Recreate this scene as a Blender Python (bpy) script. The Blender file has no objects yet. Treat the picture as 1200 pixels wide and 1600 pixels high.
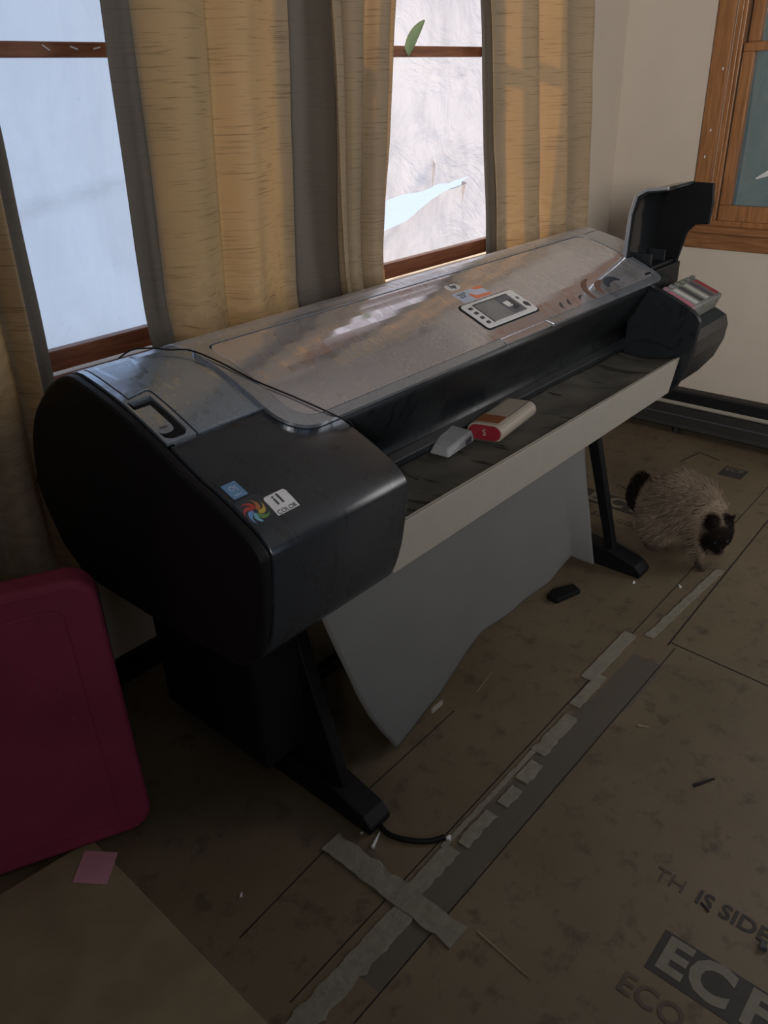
import bpy, bmesh, math, random
from math import sin, cos, pi, radians as rad
from mathutils import Vector, Matrix, noise
random.seed(7)
SC = bpy.context.scene
COL = SC.collection

# ------------------------------------------------------------------ camera, light, exposure
def cam_matrix(a, b, c):
    f = Vector((sin(a)*cos(b), cos(a)*cos(b), -sin(b)))
    r = Vector((cos(a), -sin(a), 0)); d = f.cross(r)
    r2 = r*cos(c) + d*sin(c); d2 = -r*sin(c) + d*cos(c)
    return Matrix((( r2.x, -d2.x, -f.x), (r2.y, -d2.y, -f.y), (r2.z, -d2.z, -f.z))).to_4x4()
cd = bpy.data.cameras.new('camera'); cam = bpy.data.objects.new('camera', cd); COL.objects.link(cam)
cam.matrix_world = Matrix.Translation((0, 0, 1.5)) @ cam_matrix(rad(47.5294), rad(28.2108), rad(2.3023))
cd.sensor_fit = 'VERTICAL'; cd.sensor_height = 36; cd.sensor_width = 27; cd.lens = 1234.23/1600*36
cd.clip_start = .02
SC.camera = cam
SC.view_settings.view_transform = 'Standard'; SC.view_settings.look = 'None'
SC.view_settings.gamma = 1; SC.view_settings.use_curve_mapping = False
SC.view_settings.exposure = 0.0
SC.cycles.max_bounces = 10; SC.cycles.diffuse_bounces = 5; SC.cycles.glossy_bounces = 4
SC.cycles.transmission_bounces = 6; SC.cycles.transparent_max_bounces = 8
SC.cycles.sample_clamp_indirect = 4; SC.cycles.use_denoising = True; SC.cycles.caustics_reflective = False; SC.cycles.caustics_refractive = False
W = bpy.data.worlds.new('sky'); SC.world = W; W.use_nodes = True
bg = W.node_tree.nodes['Background']; bg.inputs[0].default_value = (.70, .81, 1.03, 1); bg.inputs[1].default_value = 1.25
def area(name, loc, target, sx, sy, power, colr):
    l = bpy.data.lights.new(name, 'AREA'); l.shape = 'RECTANGLE'; l.size = sx; l.size_y = sy; l.energy = power; l.color = colr
    o = bpy.data.objects.new(name, l); COL.objects.link(o); o.location = loc
    o.rotation_euler = (Vector(target)-Vector(loc)).to_track_quat('-Z', 'Y').to_euler(); return o
sl = bpy.data.lights.new('sun', 'SUN'); sl.energy = 7.5; sl.color = (1, .80, .56); sl.angle = rad(1.0)
so = bpy.data.objects.new('sun', sl); COL.objects.link(so); so.location = (4, 6, 5)
so.rotation_euler = Vector((-.35, -.78, -.45)).to_track_quat('-Z', 'Y').to_euler()
area('side_fill_lamp', (3.52, -.75, 1.55), (1.2, .5, .5), 1.0, 1.1, 11, (1.0, .95, .88))  # added unseen lamp for light from the right side
l_ = area('wall_fill_lamp', (-2.1, -1.6, 2.05), (3.6, .9, 1.8), 1.2, .9, 46, (1, .94, .88)); l_.data.spread = rad(62)  # added fill lamp aimed at the right wall; no window there

# ------------------------------------------------------------------ materials
def new_mat(name):
    m = bpy.data.materials.new(name); m.use_nodes = True
    return m, m.node_tree, m.node_tree.nodes['Principled BSDF']
def nd(t, typ, **kw):
    n = t.nodes.new(typ)
    for k, v in kw.items(): setattr(n, k, v)
    return n
def ramp(t, fac, stops):
    r = nd(t, 'ShaderNodeValToRGB'); e = r.color_ramp.elements
    while len(e) < len(stops): e.new(.5)
    for i, (p, c) in enumerate(stops):
        e[i].position = p; e[i].color = (*c, 1) if len(c) == 3 else c
    t.links.new(fac, r.inputs[0]); return r.outputs[0]
def coords(t, which='Object', scale=(1, 1, 1), rot=(0, 0, 0)):
    c = nd(t, 'ShaderNodeTexCoord'); m = nd(t, 'ShaderNodeMapping'); m.inputs[3].default_value = scale; m.inputs[2].default_value = rot
    t.links.new(c.outputs[which], m.inputs[0]); return m.outputs[0]
def nz(t, vec, scale, detail=4, rough=.55, dist=0):
    n = nd(t, 'ShaderNodeTexNoise'); n.inputs['Scale'].default_value = scale; n.inputs['Detail'].default_value = detail
    n.inputs['Roughness'].default_value = rough; n.inputs['Distortion'].default_value = dist
    t.links.new(vec, n.inputs['Vector']); return n.outputs['Fac']
def mixc(t, fac, a, b, mode='MIX'):
    m = nd(t, 'ShaderNodeMix', data_type='RGBA', blend_type=mode)
    for s, v in ((m.inputs[0], fac), (m.inputs[6], a), (m.inputs[7], b)):
        if isinstance(v, bpy.types.NodeSocket): t.links.new(v, s)
        elif isinstance(v, tuple): s.default_value = (*v, 1) if len(v) == 3 else v
        else: s.default_value = v
    return m.outputs[2]
def math_(t, op, a, b=0.0, clamp=False):
    m = nd(t, 'ShaderNodeMath', operation=op); m.use_clamp = clamp
    for s, v in ((m.inputs[0], a), (m.inputs[1], b)):
        if isinstance(v, bpy.types.NodeSocket): t.links.new(v, s)
        else: s.default_value = v
    return m.outputs[0]
def bump(t, h, strength, dist, bs):
    b = nd(t, 'ShaderNodeBump'); b.inputs['Strength'].default_value = strength; b.inputs['Distance'].default_value = dist
    t.links.new(h, b.inputs['Height']); t.links.new(b.outputs[0], bs.inputs['Normal']); return b.outputs[0]
def plain(name, col, rough=.5, metal=0, var=.12, scale=30, bmp=0, spec=.5):
    m, t, b = new_mat(name); v = coords(t); n = nz(t, v, scale)
    c = mixc(t, n, tuple(x*(1-var) for x in col), tuple(min(1, x*(1+var)) for x in col)); t.links.new(c, b.inputs['Base Color'])
    b.inputs['Roughness'].default_value = rough; b.inputs['Metallic'].default_value = metal
    b.inputs['Specular IOR Level'].default_value = spec
    if bmp: bump(t, n, bmp, .01, b)
    return m
def dusty(name, col, dust, amt, r0, r1, scale=7, metal=0, lo=.2):
    """glossy plastic under a film of dust wiped away in patches"""
    m, t, b = new_mat(name); v = coords(t, 'Object', (1, 1.6, 1), (0, 0, .7)); n1 = nz(t, v, scale, 5, .6, .8)
    n2 = nz(t, coords(t, 'Object', (3.2, 1, 1), (0, 0, -.9)), scale*1.8, 3, .5, 1.6); fine = nz(t, v, 160, 2)
    a = ramp(t, n1, [(.30, (.55,)*3), (.62, (1,)*3)]); s = ramp(t, n2, [(.38, (lo,)*3), (.44, (1,)*3)])
    k = math_(t, 'MULTIPLY', a, s); k = math_(t, 'MULTIPLY', k, math_(t, 'ADD', math_(t, 'MULTIPLY', fine, .5), .75)); k = math_(t, 'MULTIPLY', k, amt, True)
    t.links.new(mixc(t, k, col, dust), b.inputs['Base Color'])
    if metal: t.links.new(math_(t, 'MULTIPLY', math_(t, 'SUBTRACT', 1.0, math_(t, 'MULTIPLY', k, .6)), metal), b.inputs['Metallic'])
    t.links.new(math_(t, 'ADD', math_(t, 'MULTIPLY', k, r1-r0), r0), b.inputs['Roughness'])
    return m
M = {}
M['wall'] = plain('wall_paint', (.56, .50, .43), .75, var=.05, scale=9, bmp=.03)
M['dark_wall'] = plain('dark_unseen_wall', (.07, .05, .035), .6, var=.3, scale=4)  # dark tone given to the unseen wall so the hood reflects little
M['ceiling'] = plain('ceiling_paint', (.78, .77, .75), .8, var=.03)
M['black'] = plain('black_plastic', (.004, .0045, .006), .5, var=.2, spec=.25)
M['blackgloss'] = plain('black_glossy_plastic', (.010, .012, .014), .16, var=.1)
M['fascia'] = dusty('dark_fascia_plastic', (.005, .007, .009), (.022, .026, .03), .35, .34, .6)
M['hood'] = dusty('charcoal_dusty_plastic', (.007, .010, .015), (.032, .044, .060), .42, .22, .42, 4, 0, .5)  # blue in the colour stands in for the window's reflection
M['hood'].node_tree.nodes['Principled BSDF'].inputs['IOR'].default_value = 1.75
M['lid'] = dusty('smoky_lid_plastic', (.86, .85, .90), (.38, .37, .40), .55, .05, .14, 5, .95, .55)
M['trim'] = dusty('blue_grey_trim_plastic', (.55, .60, .68), (.30, .33, .37), .22, .2, .35, 5, .85)
M['rearcover'] = dusty('pale_grey_dusty_plastic', (.66, .68, .74), (.40, .41, .45), .4, .25, .45, 5, .8)
M['module'] = dusty('slate_dusty_plastic', (.48, .58, .72), (.24, .29, .36), .45, .12, .34, 5, .88)
M['white'] = plain('white_plastic', (.72, .74, .77), .4, var=.05)
M['screen'] = plain('grey_screen', (.22, .23, .24), .25, var=.25, scale=14)
M['darkgrey'] = plain('dark_grey_print', (.05, .055, .07), .4)
M['midgrey'] = plain('mid_grey_print', (.12, .13, .16), .4)
M['orange'] = plain('orange_print', (.72, .22, .11), .45)
M['paleblue'] = plain('pale_blue_print', (.50, .56, .72), .45)
M['bluestk'] = plain('faded_blue_print', (.13, .27, .48), .5, var=.3, scale=60)
M['clear'] = plain('smoky_clear_film', (.035, .045, .06), .3, var=.3)
M['strip'] = plain('cream_strip', (.30, .285, .25), .6, var=.08)
M['rust'] = plain('reddish_streak', (.13, .075, .055), .6)
for i, c in enumerate([(.42, .16, .06), (.42, .05, .045), (.42, .06, .06), (.16, .30, .60), (.17, .42, .55), (.14, .26, .09), (.50, .36, .07)]): M['petal%d' % i] = plain('petal_print', c, .5, var=.1)

def wood(name, c0, c1, rough=.38, axis=(1, 1, 12), sc=5):
    m, t, b = new_mat(name); v = coords(t, 'Object', axis); n = nz(t, v, sc, 6, .6, .6)
    t.links.new(ramp(t, n, [(.3, c0), (.7, c1)]), b.inputs['Base Color']); b.inputs['Roughness'].default_value = rough
    bump(t, n, .08, .005, b); return m
M['wood_x'] = wood('stained_oak_rail', (.17, .06, .03), (.36, .145, .075), .35, (1.2, 14, 14))
M['wood_z'] = wood('stained_oak_upright', (.19, .085, .035), (.38, .18, .075), .35, (14, 14, 1.2))
M['wood_y'] = wood('stained_oak_sill', (.16, .07, .03), (.34, .16, .07), .35, (14, 1.2, 14))

def floor_mat():
    m, t, b = new_mat('stamped_subfloor_panel'); v = coords(t); n = nz(t, v, 1.3, 6, .6); n2 = nz(t, v, 16, 5, .65); n3 = nz(t, v, 5, 6, .7, 1)
    c = ramp(t, n, [(.3, (.105, .082, .050)), (.7, (.175, .138, .088))])
    c = mixc(t, ramp(t, n2, [(.30, (.8,)*3), (.46, (0,)*3)]), c, (.055, .042, .030))
    c = mixc(t, ramp(t, n3, [(.56, (0,)*3), (.74, (.5,)*3)]), c, (.16, .125, .085))
    # grey adhesive band along the joint
    sp = nd(t, 'ShaderNodeSeparateXYZ'); t.links.new(v, sp.inputs[0])
    y = math_(t, 'ADD', sp.outputs[1], math_(t, 'MULTIPLY', math_(t, 'SUBTRACT', n3, .5), .05))
    inb = math_(t, 'MULTIPLY', math_(t, 'GREATER_THAN', y, .628), math_(t, 'LESS_THAN', y, .72))
    inx = math_(t, 'MULTIPLY', math_(t, 'GREATER_THAN', sp.outputs[0], .62), math_(t, 'LESS_THAN', sp.outputs[0], 1.85))
    c = mixc(t, math_(t, 'MULTIPLY', math_(t, 'MULTIPLY', inb, inx), .8), c, (.085, .078, .066))
    t.links.new(c, b.inputs['Base Color'])
    t.links.new(math_(t, 'ADD', math_(t, 'MULTIPLY', n3, .4), .3), b.inputs['Roughness']); bump(t, n2, .12, .006, b); return m
M['floor'] = floor_mat()
M['board'] = plain('bare_board', (.235, .19, .115), .7, var=.35, scale=12, bmp=.1)
M['joint'] = plain('joint_gap', (.012, .010, .008), .9)
M['putty'] = plain('grey_putty', (.20, .19, .15), .8, var=.35, scale=45, bmp=.4)
M['ink'] = plain('stamp_ink', (.026, .027, .026), .55, var=.5, scale=22)
M['inklight'] = plain('stamp_unprinted', (.17, .155, .125), .6, var=.3, scale=40)
M['inkfaint'] = plain('faint_stamp_ink', (.075, .060, .045), .6, var=.5, scale=30)
M['red'] = plain('dark_red_plastic', (.30, .035, .085), .7, var=.25, scale=8, bmp=.05)
M['scuff'] = plain('scuff', (.30, .06, .10), .7)
M['pink'] = plain('pink_paper', (.55, .27, .35), .8, var=.06)

def fabric(name, c0, c1, slub, trans, lo=None):
    m, t, b = new_mat(name)
    uv = nd(t, 'ShaderNodeUVMap'); mp = nd(t, 'ShaderNodeMapping'); mp.inputs[3].default_value = (6, 210, 1); t.links.new(uv.outputs[0], mp.inputs[0])
    n = nz(t, mp.outputs[0], 1.0, 3, .6); mp2 = nd(t, 'ShaderNodeMapping'); mp2.inputs[3].default_value = (1, 1, 1); t.links.new(uv.outputs[0], mp2.inputs[0])
    big = nz(t, mp2.outputs[0], 3, 3); thr = nz(t, coords(t), 400, 1)
    c = mixc(t, big, c0, c1)
    c = mixc(t, ramp(t, n, [(.56, (0,)*3), (.70, (.8,)*3)]), c, slub)
    if lo:   # woven scroll band near the hem
        w = nd(t, 'ShaderNodeTexWave', wave_type='RINGS'); w.inputs['Scale'].default_value = 7; w.inputs['Distortion'].default_value = 11; w.inputs['Detail'].default_value = 2; w.inputs['Detail Scale'].default_value = 1.5
        t.links.new(mp2.outputs[0], w.inputs[0])
        sp = nd(t, 'ShaderNodeSeparateXYZ'); t.links.new(coords(t), sp.inputs[0])
        mk = ramp(t, math_(t, 'SUBTRACT', sp.outputs[2], .9), [(.10, (.28,)*3), (.30, (0,)*3)])
        c = mixc(t, math_(t, 'MULTIPLY', ramp(t, w.outputs['Fac'], [(.45, (0,)*3), (.6, (1,)*3)]), mk), c, lo)
    t.links.new(c, b.inputs['Base Color']); b.inputs['Roughness'].default_value = .62; b.inputs['Sheen Weight'].default_value = .25
    bump(t, n, .25, .004, b)
    tr = nd(t, 'ShaderNodeBsdfTranslucent'); t.links.new(mixc(t, 1.0, c, (1.72, 1.34, .84), 'MULTIPLY'), tr.inputs[0])
    mx = nd(t, 'ShaderNodeMixShader'); mx.inputs[0].default_value = trans; t.links.new(b.outputs[0], mx.inputs[1]); t.links.new(tr.outputs[0], mx.inputs[2])
    t.links.new(mx.outputs[0], t.nodes['Material Output'].inputs[0]); return m
M['curtain'] = fabric('gold_slub_silk', (.44, .395, .285), (.56, .51, .385), (.25, .19, .10), .52, (.64, .62, .50))
M['lining'] = fabric('brown_curtain_lining', (.12, .105, .085), (.16, .14, .115), (.10, .085, .07), .02)

def sheet_mat(name, colr, trans, dirt_shade, bstr, sc=2.2, seed=0, clear=0, bd=.02):
    m, t, b = new_mat(name); v = coords(t, 'Object', (1, 1, 1), (0, .5+seed, 0)); n = nz(t, v, sc, 6, .62, 1.4); n2 = nz(t, v, 70, 2)
    stain_shade = nz(t, coords(t, 'Object', (1, 1, .6)), 4.5, 5, .65, .5)
    c = mixc(t, ramp(t, stain_shade, [(.45, (0,)*3), (.8, (dirt_shade,)*3)]), colr, (.20, .19, .19)); c = mixc(t, ramp(t, n2, [(.20, (.6,)*3), (.26, (0,)*3)]), c, (.08, .08, .1))
    t.links.new(c, b.inputs['Base Color']); b.inputs['Roughness'].default_value = .35; nrm = bump(t, n, bstr, bd, b)
    tr = nd(t, 'ShaderNodeBsdfTranslucent'); t.links.new(c, tr.inputs[0]); t.links.new(nrm, tr.inputs['Normal'])
    mx = nd(t, 'ShaderNodeMixShader'); mx.inputs[0].default_value = trans; t.links.new(b.outputs[0], mx.inputs[1]); t.links.new(tr.outputs[0], mx.inputs[2])
    fin = mx.outputs[0]
    if clear:
        tp = nd(t, 'ShaderNodeBsdfTransparent'); m2 = nd(t, 'ShaderNodeMixShader'); m2.inputs[0].default_value = clear
        t.links.new(fin, m2.inputs[1]); t.links.new(tp.outputs[0], m2.inputs[2]); fin = m2.outputs[0]
    t.links.new(fin, t.nodes['Material Output'].inputs[0]); return m
M['sheet'] = sheet_mat('milky_plastic_sheet', (.74, .80, .86), .85, .22, .6, 1.6, 0, 0, .025)
M['sheet2'] = sheet_mat('crumpled_plastic_sheet', (.40, .39, .42), .85, 1.0, 1.0, 3.2, 1, .24, .035)  # grey smudges strengthened here to add fold shadows as well
M['sheet3'] = sheet_mat('dull_green_sheet', (.06, .085, .08), .5, .2, .4)

def glass_mat():
    m, t, b = new_mat('window_glass'); t.nodes.remove(b)
    tp = nd(t, 'ShaderNodeBsdfTransparent'); gl = nd(t, 'ShaderNodeBsdfGlossy'); gl.inputs['Roughness'].default_value = .03
    fr = nd(t, 'ShaderNodeLayerWeight'); fr.inputs[0].default_value = .5; fp = math_(t, 'ADD', math_(t, 'MULTIPLY', math_(t, 'POWER', fr.outputs['Facing'], 5), .5), .03); mx = nd(t, 'ShaderNodeMixShader')
    t.links.new(fp, mx.inputs[0]); t.links.new(tp.outputs[0], mx.inputs[1]); t.links.new(gl.outputs[0], mx.inputs[2])
    t.links.new(mx.outputs[0], t.nodes['Material Output'].inputs[0]); return m
M['glass'] = glass_mat()
M['cloth'] = plain('grey_bin_cloth', (.145, .15, .15), .85, var=.12, scale=5, bmp=.08)
def bincloth():
    m, t, b = new_mat('dusty_bin_lining'); v = coords(t); n = nz(t, v, 6, 5, .6); w = nz(t, coords(t, 'Object', (6, 1.2, 1), (0, 0, .5)), 3.2, 2, .5, 1.5)
    c = ramp(t, n, [(.3, (.050, .047, .040)), (.7, (.092, .086, .073))]); c = mixc(t, ramp(t, w, [(.37, (.9,)*3), (.40, (0,)*3)]), c, (.012, .012, .011))  # creases darkened in the colour as painted shade
    t.links.new(c, b.inputs['Base Color']); b.inputs['Roughness'].default_value = .8; bump(t, w, .5, .01, b); return m
M['bin'] = bincloth()
M['box_white'] = plain('off_white_card', (.34, .30, .245), .5, var=.08)
M['box_red'] = plain('red_card', (.20, .012, .022), .45)
M['box_brown'] = plain('orange_brown_print', (.22, .075, .03), .5)
M['packet'] = plain('grey_white_plastic', (.26, .27, .28), .5, var=.15)
M['heater'] = plain('black_heater_enamel', (.022, .022, .022), .5, var=.4, scale=12)
M['splinter'] = plain('pale_splinter', (.28, .22, .14), .8)

# ------------------------------------------------------------------ builders
def link(o, parent=None):
    COL.objects.link(o)
    if parent: o.parent = parent
    return o
def tag(o, label=None, cat=None, group=None, kind=None):
    if label: o['label'] = label
    if cat: o['category'] = cat
    if group: o['group'] = group
    if kind: o['kind'] = kind
    return o
def empty(name, loc=(0, 0, 0), **k):
    o = bpy.data.objects.new(name, None); o.location = loc; o.empty_display_size = .05; COL.objects.link(o); return tag(o, **k)
def from_bm(name, bm, m, parent=None, smooth=False, loc=None):
    me = bpy.data.meshes.new(name)
    bmesh.ops.recalc_face_normals(bm, faces=bm.faces[:]); bm.to_mesh(me); bm.free()
    ms = m if isinstance(m, (list, tuple)) else [m]
    for x in ms: me.materials.append(M[x] if isinstance(x, str) else x)
    if smooth:
        for p in me.polygons: p.use_smooth = True
    o = bpy.data.objects.new(name, me); link(o, parent)
    if parent is not None: o.matrix_parent_inverse = Matrix.Translation(parent.location).inverted() if parent.parent is None and parent.type == 'EMPTY' else o.matrix_parent_inverse
    if loc is not None: o.location = loc
    return o
def bevel(o, w=.003, seg=2, ang=35):
    b = o.modifiers.new('bevel', 'BEVEL'); b.width = w; b.segments = seg; b.limit_method = 'ANGLE'; b.angle_limit = rad(ang); return o
def solid(o, th, off=0):
    s = o.modifiers.new('solid', 'SOLIDIFY'); s.thickness = th; s.offset = off; return o
def add_box(bm, x0, x1, y0, y1, z0, z1, mtx=None):
    vs = [bm.verts.new((x, y, z)) for x in (x0, x1) for y in (y0, y1) for z in (z0, z1)]
    for f in ((0,1,3,2), (4,6,7,5), (0,4,5,1), (2,3,7,6), (0,2,6,4), (1,5,7,3)): bm.faces.new([vs[i] for i in f])
    if mtx is not None: bmesh.ops.transform(bm, matrix=mtx, verts=vs)
    return vs
def box(name, x0, x1, y0, y1, z0, z1, m, parent=None, bev=0, mtx=None):
    bm = bmesh.new(); add_box(bm, x0, x1, y0, y1, z0, z1, mtx); o = from_bm(name, bm, m, parent)
    if bev: bevel(o, bev)
    return o
def tube(name, pts, r, m, parent=None, n=8, smooth=True):
    """one closed tube through the points (Catmull-Rom)"""
    P = [Vector(p) for p in pts]; Q = []
    if len(P) > 2:
        E = [P[0]*2-P[1]] + P + [P[-1]*2-P[-2]]
        for i in range(1, len(E)-2):
            for k in range(8):
                s = k/8; a, b, c, d = E[i-1:i+3]
                Q.append(.5*((2*b)+(c-a)*s+(2*a-5*b+4*c-d)*s*s+(3*b-a-3*c+d)*s**3))
        Q.append(P[-1])
    else: Q = P
    R = r if callable(r) else (lambda t: r)
    bm = bmesh.new(); rings = []
    up = Vector((0, 0, 1))
    for i, q in enumerate(Q):
        t = (Q[min(i+1, len(Q)-1)]-Q[max(i-1, 0)]).normalized(); s = t.cross(up if abs(t.z) < .95 else Vector((1, 0, 0))).normalized(); u = s.cross(t)
        rr = R(i/(len(Q)-1)); rings.append([bm.verts.new(q+s*cos(2*pi*k/n)*rr+u*sin(2*pi*k/n)*rr) for k in range(n)])
    for a, b in zip(rings, rings[1:]):
        for k in range(n): bm.faces.new((a[k], a[(k+1) % n], b[(k+1) % n], b[k]))
    bm.faces.new(rings[0]); bm.faces.new(rings[-1][::-1]); return from_bm(name, bm, m, parent, smooth)
def prism(name, prof, x0, x1, m, parent=None, bev=0, smooth=False):
    """closed (y,z) outline swept along x"""
    bm = bmesh.new(); a = [bm.verts.new((x0, y, z)) for y, z in prof]; b = [bm.verts.new((x1, y, z)) for y, z in prof]; k = len(prof)
    for i in range(k): bm.faces.new((a[i], a[(i+1) % k], b[(i+1) % k], b[i]))
    bm.faces.new(a[::-1]); bm.faces.new(b); o = from_bm(name, bm, m, parent)
    if bev: bevel(o, bev, 2, 50)
    if smooth:
        for p in o.data.polygons:
            if len(p.vertices) == 4: p.use_smooth = True
    return o
def rrect(x0, x1, y0, y1, r, n=6):
    rs = r if isinstance(r, (list, tuple)) else (r,)*4
    pts = []
    for (cx, cy, a0, rr) in ((x1-rs[0], y1-rs[0], 0, rs[0]), (x0+rs[1], y1-rs[1], 90, rs[1]), (x0+rs[2], y0+rs[2], 180, rs[2]), (x1-rs[3], y0+rs[3], 270, rs[3])):
        if rr <= 1e-6: pts.append((cx, cy)); continue
        for k in range(n+1): a = rad(a0+90*k/n); pts.append((cx+rr*cos(a), cy+rr*sin(a)))
    return pts
def smooth_pts(P, n=5, closed=False):
    P = [Vector((*p, 0)) for p in P]; E = [P[0]*2-P[1]] + P + [P[-1]*2-P[-2]]; Q = []
    for i in range(1, len(E)-2):
        for k in range(n):
            s = k/n; a, b, c, d = E[i-1:i+3]; q = .5*((2*b)+(c-a)*s+(2*a-5*b+4*c-d)*s*s+(3*b-a-3*c+d)*s**3); Q.append((q.x, q.y))
    Q.append((P[-1].x, P[-1].y)); return Q

# top profile of the printer: height z over depth y
TOP = smooth_pts([(.883, .850), (.94, .886), (1.0, .912), (1.05, .930), (1.126, .9655), (1.20, .997), (1.26, 1.0185), (1.30, 1.029), (1.345, 1.0395), (1.40, 1.046), (1.466, 1.020), (1.53, .973), (1.586, .918), (1.629, .841), (1.649, .76)])
def T(y):
    for (y0, z0), (y1, z1) in zip(TOP, TOP[1:]):
        if y0 <= y <= y1 and y1 > y0: return z0+(z1-z0)*(y-y0)/(y1-y0)
    return TOP[0][1] if y < TOP[0][0] else TOP[-1][1]
def TN(y):
    d = (T(y+.004)-T(y-.004))/.008; return Vector((0, -d, 1)).normalized()
def drape(name, poly, off, th, m, parent=None, holes=None, bev=0, step=.02, smooth=False):
    """an (x,y) outline laid on the printer's top at height off, th thick"""
    bm = bmesh.new(); vs = [bm.verts.new((x, y, 0)) for x, y in poly]; bm.faces.new(vs)
    bmesh.ops.recalc_face_normals(bm, faces=bm.faces[:])
    if holes:
        bm.free(); bm = bmesh.new()
        for lp in [poly]+holes:
            v = [bm.verts.new((x, y, 0)) for x, y in lp]
            for i in range(len(v)): bm.edges.new((v[i], v[(i+1) % len(v)]))
        bmesh.ops.triangle_fill(bm, use_beauty=True, use_dissolve=False, edges=bm.edges[:])
    y0 = min(p[1] for p in poly); y1 = max(p[1] for p in poly); k = int(y0/step)
    while k*step < y1:
        if k*step > y0: bmesh.ops.bisect_plane(bm, geom=bm.verts[:]+bm.edges[:]+bm.faces[:], plane_co=(0, k*step, 0), plane_no=(0, 1, 0), dist=1e-6)
        k += 1
    ext = bmesh.ops.extrude_face_region(bm, geom=bm.faces[:]); low = set(g for g in ext['geom'] if isinstance(g, bmesh.types.BMVert))
    for v in bm.verts:
        y = v.co.y; n = TN(y); z = T(y); h = off+(0 if v in low else th); v.co = Vector((v.co.x, y, z))+n*h
    o = from_bm(name, bm, m, parent)
    if bev: bevel(o, bev, 2, 40)
    return o
def text_mesh(body, size, shear=0, ext=.0006, bold=0):
    c = bpy.data.curves.new('lettering', 'FONT'); c.body = body; c.size = size; c.align_x = 'CENTER'; c.align_y = 'CENTER'; c.extrude = ext; c.shear = shear; c.offset = bold; c.resolution_u = 3
    o = bpy.data.objects.new('lettering', c); COL.objects.link(o); bpy.context.view_layer.update()
    me = bpy.data.meshes.new_from_object(o.evaluated_get(bpy.context.evaluated_depsgraph_get())); bpy.data.objects.remove(o); bpy.data.curves.remove(c); return me
def place_text(name, body, size, m, mtx, parent, **k):
    me = text_mesh(body, size, **k); me.transform(mtx); me.materials.clear(); me.materials.append(M[m]); o = bpy.data.objects.new(name, me); COL.objects.link(o); o.parent = parent
    if parent.parent is None and parent.type == 'EMPTY': o.matrix_parent_inverse = Matrix.Translation(parent.location).inverted()
    return o
def on_top(x, y, off, rot=0):
    n = TN(y); xa = Vector((1, 0, 0)); ya = n.cross(xa); c = Vector((x, y, T(y)))+n*off
    r = Matrix.Rotation(rot, 4, 'Z')
    return Matrix(((xa.x, ya.x, n.x, c.x), (xa.y, ya.y, n.y, c.y), (xa.z, ya.z, n.z, c.z), (0, 0, 0, 1))) @ r

# ------------------------------------------------------------------ room shell
XR, YB, ZC = 3.60, 1.80, 2.62
def struct(o): o['kind'] = 'structure'; return o
floor = struct(box('floor', -2.2, XR+.15, -3.1, YB+.15, -.06, 0, 'floor'))
struct(box('ceiling', -2.2, XR+.15, -3.1, YB+.15, ZC, ZC+.1, 'ceiling'))
def wall_with_holes(name, axis, pos, th, a0, a1, holes, mt='wall'):
    """holes: (a0,a1,z0,z1) sorted"""
    bm = bmesh.new(); cur = a0
    def pc(p, q, z0, z1):
        if q-p < 1e-4 or z1-z0 < 1e-4: return
        if axis == 'y': add_box(bm, p, q, pos, pos+th, z0, z1)
        else: add_box(bm, pos, pos+th, p, q, z0, z1)
    for h in holes:
        pc(cur, h[0], 0, ZC); pc(h[0], h[1], 0, h[2]); pc(h[0], h[1], h[3], ZC); cur = h[1]
    pc(cur, a1, 0, ZC); return struct(from_bm(name, bm, mt))
WB = [(.42, 1.70, .90, 2.40), (1.86, 3.02, .90, 2.40)]
wall_with_holes('wall_back', 'y', YB, .15, -2.2, XR+.15, WB)
wall_with_holes('wall_right', 'x', XR, .15, -3.1, YB, [(-1.3, -.2, .90, 2.40), (.25, 1.345, .93, 2.40)])
wall_with_holes('wall_left', 'x', -2.2, .1, -3.1, YB, [])
wall_with_holes('wall_front', 'y', -3.1, .1, -2.1, XR, [(-.2, 1.4, .9, 2.3)], 'dark_wall')

def back_window(name, x0, x1, sheet, bx):
    w = empty(name, ((x0+x1)/2, YB, .9), kind='structure')
    bm = bmesh.new()     # jambs, head
    add_box(bm, x0, x0+.02, YB, YB+.14, .90, 2.40); add_box(bm, x1-.02, x1, YB, YB+.14, .90, 2.40); add_box(bm, x0+.02, x1-.02, YB, YB+.14, 2.23, 2.40)
    add_box(bm, x0-.07, x0, YB-.018, YB, .925, 2.46); add_box(bm, x1, x1+.07, YB-.018, YB, .925, 2.46); add_box(bm, x0, x1, YB-.018, YB, 2.40, 2.46)
    bevel(from_bm('window_casing', bm, 'wood_z', w), .003)
    for nm, za, zb, yy in (('lower_sash', .928, 1.612, YB+.012), ('upper_sash', 1.585, 2.38, YB+.045)):
        bm = bmesh.new(); rb = .05 if nm == 'lower_sash' else .028; rt = .030 if nm == 'lower_sash' else .05
        add_box(bm, x0+.02, x1-.02, yy, yy+.03, za, za+rb); add_box(bm, x0+.02, x1-.02, yy, yy+.03, zb-rt, zb)
        add_box(bm, x0+.02, x0+.065, yy, yy+.03, za+rb, zb-rt); add_box(bm, x1-.065, x1-.02, yy, yy+.03, za+rb, zb-rt)
        s = bevel(from_bm(nm, bm, 'wood_x', w), .003)
        g = box('pane', x0+.065, x1-.065, yy+.012, yy+.015, za+rb, zb-rt, 'glass', s)
    bm = bmesh.new(); add_box(bm, x0-.09, x1+.09, YB-.075, YB+.012, .895, .922); add_box(bm, x0-.05, x1+.05, YB-.016, YB-.001, .83, .895)
    bevel(from_bm('window_sill', bm, 'wood_x', w), .006, 3)
    return w
back_window('window_1', .42, 1.70, None, 0)
back_window('window_2', 1.86, 3.02, None, 0)
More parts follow.
